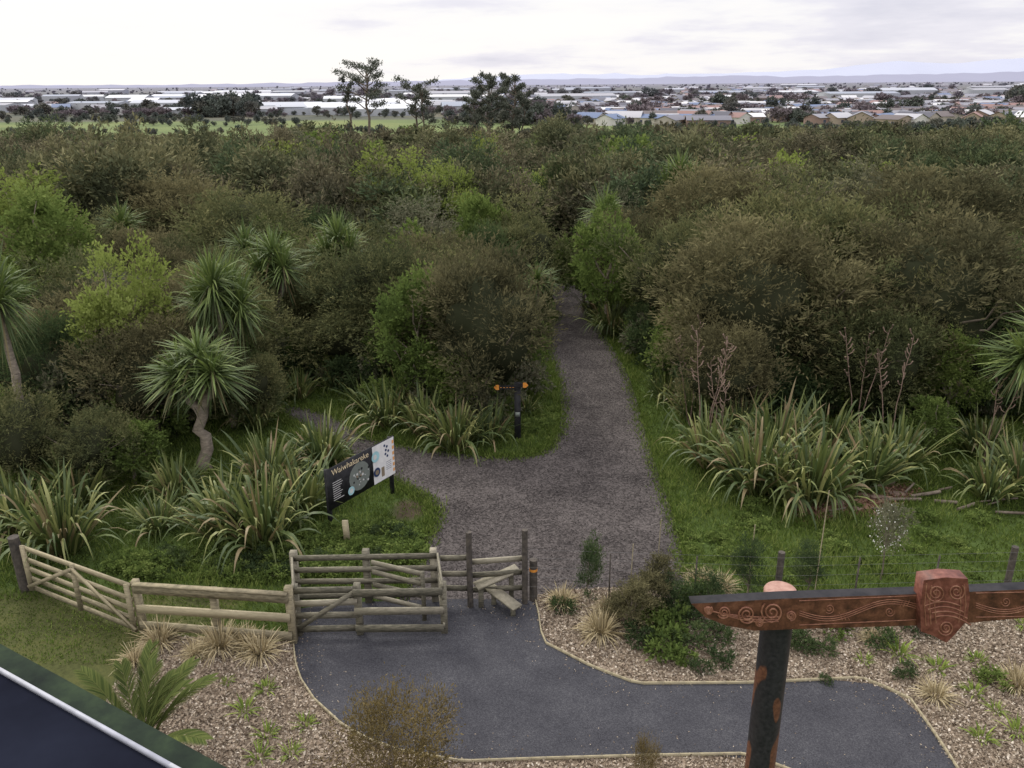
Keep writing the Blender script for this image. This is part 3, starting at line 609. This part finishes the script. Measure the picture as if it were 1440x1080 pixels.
g=Geo(); g.tube([[pc[0]+3.1,pc[1],z_] for z_ in (-.2,1,2,3,4,pz-.07)],.122,28,0); g.obj("far_post",[pm],root)
# ------------------------------------------------------------------ shelter roof below the lookout
root=bpy.data.objects.new("shelter_roof",None); COL.objects.link(root)
ZR=7.6
moss=surf("mossy_flashing",[(.3,(.010,.014,.012)),(.5,(.018,.027,.018)),(.75,(.036,.055,.028))],9,7,.9,.004,spec=.1)
alu=surf("aluminium_trim",[(.3,(.3,.31,.35)),(.7,(.42,.43,.48))],20,2,.5,0); nav=surf("dark_roof_panel",[(.3,(.009,.010,.016)),(.7,(.014,.016,.026))],3,6,.9,0,spec=.0)
o1=[gp(-500,632,ZR),gp(0,905,ZR),gp(320,1080,ZR),gp(900,1397,ZR)]; i1=[gp(-500,664,ZR),gp(0,945,ZR),gp(240,1080,ZR),gp(800,1395,ZR)]
g=Geo(); g.prism(o1+i1[::-1],[0,0,-.12],0); g.obj("flashing",[moss],root)
g=Geo(); 
for s0,s1 in zip(i1[:-1],i1[1:]): g.beam(s0+[0,0,.006],s1+[0,0,.006],.008,.012)
g.obj("trim",[alu],root)
g=Geo(); g.prism([i1[0],i1[1],i1[2],i1[3],i1[3]+[-2.5,-2,0],i1[0]+[-1,-2.5,0]],[0,0,-.1],0); g.obj("panel",[nav],root)
g=Geo()
for q in (i1[1]+[-.5,-.4,0],i1[2]+[-.9,-.9,0]): g.beam([q[0],q[1],-.2],[q[0],q[1],ZR-.12],.14,.14,up=(0,1,0))
g.obj("columns",[blk],root)
# ------------------------------------------------------------------ pines
def pine(Ht,Rr,ncl=15,lo=.45,nl=70):
    g=Geo(); P,Q=limb(np.array([0,0,-.5]),np.array([Rr*.1,0,Ht*.95]),Ht*.02,Ht*.006,Ht*.012,9); g.tube(P,Q,8,0)
    for k in range(ncl):
        z=Ht*(lo+(.97-lo)*(k/(ncl-1.))**.8); a=k*2.4+U(-.5,.5); rad=Rr*U(.45,1)*(1.0-.3*abs(k/ncl-.6)); z0=z*.9
        s=np.array([np.interp(z0,P[:,2],P[:,0]),np.interp(z0,P[:,2],P[:,1]),z0])
        e_=np.array([math.cos(a)*rad,math.sin(a)*rad,min(z+Ht*.04,Ht)]); L_,Q_=limb(s,e_,Ht*.008,Ht*.003,Ht*.008,5); g.tube(L_,Q_,5,0)
        for e2,sz in ((e_,1),(e_*.7+s*.3+[0,0,Ht*.02],.8),(e_+[U(-1,1)*Rr*.25,U(-1,1)*Rr*.25,Ht*.02],.7)):
            n_=int(nl*sz); c=e2+rng.normal(size=(n_,3))*[Rr*.12*sz,Rr*.12*sz,Ht*.012]
            g.leaves(c,norm(rng.normal(size=(n_,3))+[0,0,.5]),U(.3,.7,n_),.18,1,U(0,1,n_))
    return g.mesh("pine_tree",[bark,pin])
for (x,tp,D,wp,nc,lo,nl) in [(511,89,170,72,14,.55,95),(583,112,178,55,10,.5,80),(592,122,176,40,8,.5,70),(683,108,165,50,20,.3,110),(720,108,172,46,18,.3,110),(665,132,170,34,12,.3,80),(735,128,175,30,10,.35,80),(487,112,172,24,5,.6,60)]:
    T=yp(x,tp,D); z0=float(terr(T[0],D)); h=T[2]-z0; me=pine(h,wp/2*D/FP,nc,lo,nl); inst(me,"pine_tree",(T[0],D,z0),(1,1,1),0)
# ------------------------------------------------------------------ distant town
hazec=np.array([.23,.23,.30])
def haze(c,D,s=2800): f=1-math.exp(-D/s); return np.asarray(c)*(1-f)+hazec*f  # aerial haze mixed into base colours of town and far trees
tm,nt,b=newmat("town",.8,.2); nt.links.new(attr(nt,"col","Color"),b.inputs["Base Color"])
g=Geo(); CL=[]
def building(x,y,w,d,h,rh,rot,wc,rc,win=True):
    D=y; z=float(terr(x,y)); c,s=math.cos(rot),math.sin(rot)
    def T(v): v=np.asarray(v,float); return np.column_stack([x+v[:,0]*c-v[:,1]*s,y+v[:,0]*s+v[:,1]*c,z+v[:,2]])
    w2,d2=w/2,d/2
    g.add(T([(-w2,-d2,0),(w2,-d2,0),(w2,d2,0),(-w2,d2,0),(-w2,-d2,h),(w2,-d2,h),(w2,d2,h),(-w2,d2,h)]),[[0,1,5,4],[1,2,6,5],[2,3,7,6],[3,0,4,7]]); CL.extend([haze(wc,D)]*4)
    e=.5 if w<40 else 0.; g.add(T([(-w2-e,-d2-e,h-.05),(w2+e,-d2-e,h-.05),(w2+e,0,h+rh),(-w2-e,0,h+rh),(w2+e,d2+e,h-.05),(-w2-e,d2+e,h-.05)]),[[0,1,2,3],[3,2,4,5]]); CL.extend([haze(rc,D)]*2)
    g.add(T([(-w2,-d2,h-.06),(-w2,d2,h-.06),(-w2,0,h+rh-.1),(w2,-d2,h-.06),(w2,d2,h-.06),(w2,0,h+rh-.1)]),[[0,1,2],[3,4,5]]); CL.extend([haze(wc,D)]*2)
    if win:
        for k in (-.3,.0,.3):
            for sgn in(-1,1):
                yy=sgn*(d2+.03); g.add(T([(k*w-.8,yy,.8),(k*w+.8,yy,.8),(k*w+.8,yy,2.1),(k*w-.8,yy,2.1)]),[[0,1,2,3]]); CL.append(haze((.05,.06,.08),D))
walls=[(.42,.38,.32),(.62,.6,.56),(.34,.27,.2),(.26,.17,.13),(.5,.46,.38)]; roofs=[(.08,.085,.10),(.13,.13,.15),(.2,.2,.22),(.09,.13,.22),(.2,.11,.085),(.36,.36,.38),(.10,.08,.07),(.55,.55,.55),(.06,.06,.07)]
def Dy(py): return 19/((py-116)/FP)
for k in range(1250):
    px=U(720,1500) if k<1080 else U(-60,720); py=(120.5+50*U(0,1)**.95) if k<1080 else U(121,158)
    D=Dy(py)*U(.93,1.07); x=(px-720)/FP*D*1.06
    if px<820 and py>152: continue
    if mn.noise(Vector((px*.012,py*.12,0)))<-.2: continue
    q=1.05 if D<1200 else 1.35
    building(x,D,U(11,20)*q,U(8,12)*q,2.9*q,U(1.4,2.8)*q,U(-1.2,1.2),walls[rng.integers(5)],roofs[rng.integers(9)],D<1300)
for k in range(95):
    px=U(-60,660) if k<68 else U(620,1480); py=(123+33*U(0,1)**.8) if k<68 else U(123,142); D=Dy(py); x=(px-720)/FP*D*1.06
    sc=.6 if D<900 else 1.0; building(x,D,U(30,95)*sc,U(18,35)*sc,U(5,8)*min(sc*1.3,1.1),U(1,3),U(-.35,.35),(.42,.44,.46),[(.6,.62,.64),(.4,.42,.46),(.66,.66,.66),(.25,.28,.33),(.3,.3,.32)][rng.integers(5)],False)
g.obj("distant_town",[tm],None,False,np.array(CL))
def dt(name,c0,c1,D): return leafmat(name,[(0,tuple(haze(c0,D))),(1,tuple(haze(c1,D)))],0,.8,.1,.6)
DT=[]
for D in (700,1500,3200):
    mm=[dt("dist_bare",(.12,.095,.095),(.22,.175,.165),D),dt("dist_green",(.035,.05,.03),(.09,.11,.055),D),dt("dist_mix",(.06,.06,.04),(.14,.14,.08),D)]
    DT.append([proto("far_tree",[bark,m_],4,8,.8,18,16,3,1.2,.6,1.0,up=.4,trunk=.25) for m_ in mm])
dtr=bpy.data.objects.new("distant_trees",None); COL.objects.link(dtr)
for k in range(3000):
    px=U(-80,1520); py=119.0+U(0,1)**1.15*51; D=Dy(py)
    if px<640 and (157<py): continue
    x=(px-720)/FP*D*1.06; b0=0 if D<900 else (1 if D<2000 else 2); j=[0,0,1,2][rng.integers(4)]
    me,R,Ht=DT[b0][j]; s=U(.3,.75)*(1 if b0<1 else 1.35)*(1 if U(0,1)<.9 else 1.6); w=s*U(.9,1.6); inst(me,"far_tree",(x,D,-10),(w,w,s),None,dtr)
for (x0,x1,py,nn,s) in [(330,400,154,34,1.3),(200,340,152,26,.7),(60,330,160,60,.4),(200,470,166,36,.35),(0,60,168,20,.7),(400,640,156,40,.4),(640,740,165,24,.6),(740,1440,184,90,.35),(780,1440,174,50,.3),(980,1000,152,4,1.2),(1340,1420,150,12,1.5),(0,640,178,60,.35),(1250,1440,184,40,.5)]:
    for k in range(nn):
        px=U(x0,x1); D=Dy(py+U(-3,3)); x=(px-720)/FP*D*1.06; me,R,Ht=DT[0][1 if U(0,1)<.6 else 2]; q=s*U(.6,1.3); inst(me,"far_tree",(x,D,float(terr(x,D))),(q*1.2,q*1.2,q),None,dtr)
# ------------------------------------------------------------------ hills
def hills(name,D,x0,x1,prof,col):
    xs=np.linspace(x0,x1,200); g=Geo(); hh=[]
    for x in xs:
        px=720+x/D*FP/1.06; hpx=np.interp(px,[q[0] for q in prof],[q[1] for q in prof]); hh.append(max(0,(hpx+1.8*mn.noise(Vector((px*.03,D,0)))+1.2*mn.noise(Vector((px*.11,D,3)))))/FP*D*1.06+9)
    hh=np.array(hh); n=len(xs); V=np.concatenate([np.column_stack([xs,np.full(n,D*.9),np.full(n,-12)]),np.column_stack([xs,np.full(n,D),hh]),np.column_stack([xs,np.full(n,D*1.15),np.full(n,-12)])])
    i=np.arange(n-1); g.add(V,np.concatenate([np.stack([i,i+1,i+n+1,i+n],1),np.stack([i+n,i+n+1,i+2*n+1,i+2*n],1)]))
    m=surf(name+"_mat",[(.3,tuple(v*.95 for v in col)),(.7,col)],.0006,4,1,0,0,None,0); g.obj(name,[m],None,True)  # pale bluish col has the distance haze painted into it
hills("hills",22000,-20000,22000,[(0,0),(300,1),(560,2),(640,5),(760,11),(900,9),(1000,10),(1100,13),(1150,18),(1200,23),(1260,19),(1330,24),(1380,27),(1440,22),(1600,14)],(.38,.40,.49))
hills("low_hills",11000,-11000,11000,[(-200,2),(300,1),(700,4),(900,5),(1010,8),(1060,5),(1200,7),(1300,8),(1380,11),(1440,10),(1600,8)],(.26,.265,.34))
# ------------------------------------------------------------------ light
el=math.radians(44); az=math.radians(-30)
w=bpy.data.worlds.new("World"); scene.world=w; w.use_nodes=True; nt=w.node_tree; bg=nt.nodes["Background"]; bg.inputs[1].default_value=.108
sky=nt.nodes.new("ShaderNodeTexSky"); sky.sky_type='NISHITA'; sky.sun_disc=False; sky.sun_elevation=el; sky.sun_rotation=az%(2*math.pi)
tcn=nt.nodes.new("ShaderNodeTexCoord"); sp=nt.nodes.new("ShaderNodeSeparateXYZ"); nt.links.new(tcn.outputs["Generated"],sp.inputs[0])
zp=math_(nt,'MAXIMUM',sp.outputs[2],0); zz=math_(nt,'ADD',zp,.14)
cb=nt.nodes.new("ShaderNodeCombineXYZ"); nt.links.new(math_(nt,'DIVIDE',sp.outputs[0],zz),cb.inputs[0]); nt.links.new(math_(nt,'DIVIDE',sp.outputs[1],zz),cb.inputs[1]); nt.links.new(math_(nt,'MULTIPLY',zp,14.0),cb.inputs[2])
n1=noise(nt,.8,8,.58,cb.outputs[0])
f=math_(nt,'ADD',n1,math_(nt,'MULTIPLY',sp.outputs[0],.24))
c=ramp(nt,f,[(.42,(9.7,9.45,9.2)),(.53,(9.2,9.0,9.1)),(.61,(8.1,7.9,8.6)),(.73,(7.0,6.9,7.8))])
gain=math_(nt,'ADD',1.0,math_(nt,'MULTIPLY',math_(nt,'MAXIMUM',math_(nt,'SUBTRACT',zp,.08),0),1.5))
cg=nt.nodes.new("ShaderNodeCombineXYZ")
for i in range(3): nt.links.new(gain,cg.inputs[i])
c=mixc(nt,1.0,c,cg.outputs[0],'MULTIPLY')
c=mixc(nt,.94,sky.outputs[0],c); nt.links.new(c,bg.inputs[0])
sl=bpy.data.lights.new("sun",'SUN'); sl.energy=2.0; sl.angle=math.radians(15); sl.color=(1,.96,.86); so=bpy.data.objects.new("sun",sl); COL.objects.link(so)
sdir=Vector((math.sin(az)*math.cos(el),math.cos(az)*math.cos(el),math.sin(el))); so.rotation_euler=(-sdir).to_track_quat('-Z','Y').to_euler(); so.location=(0,0,60)
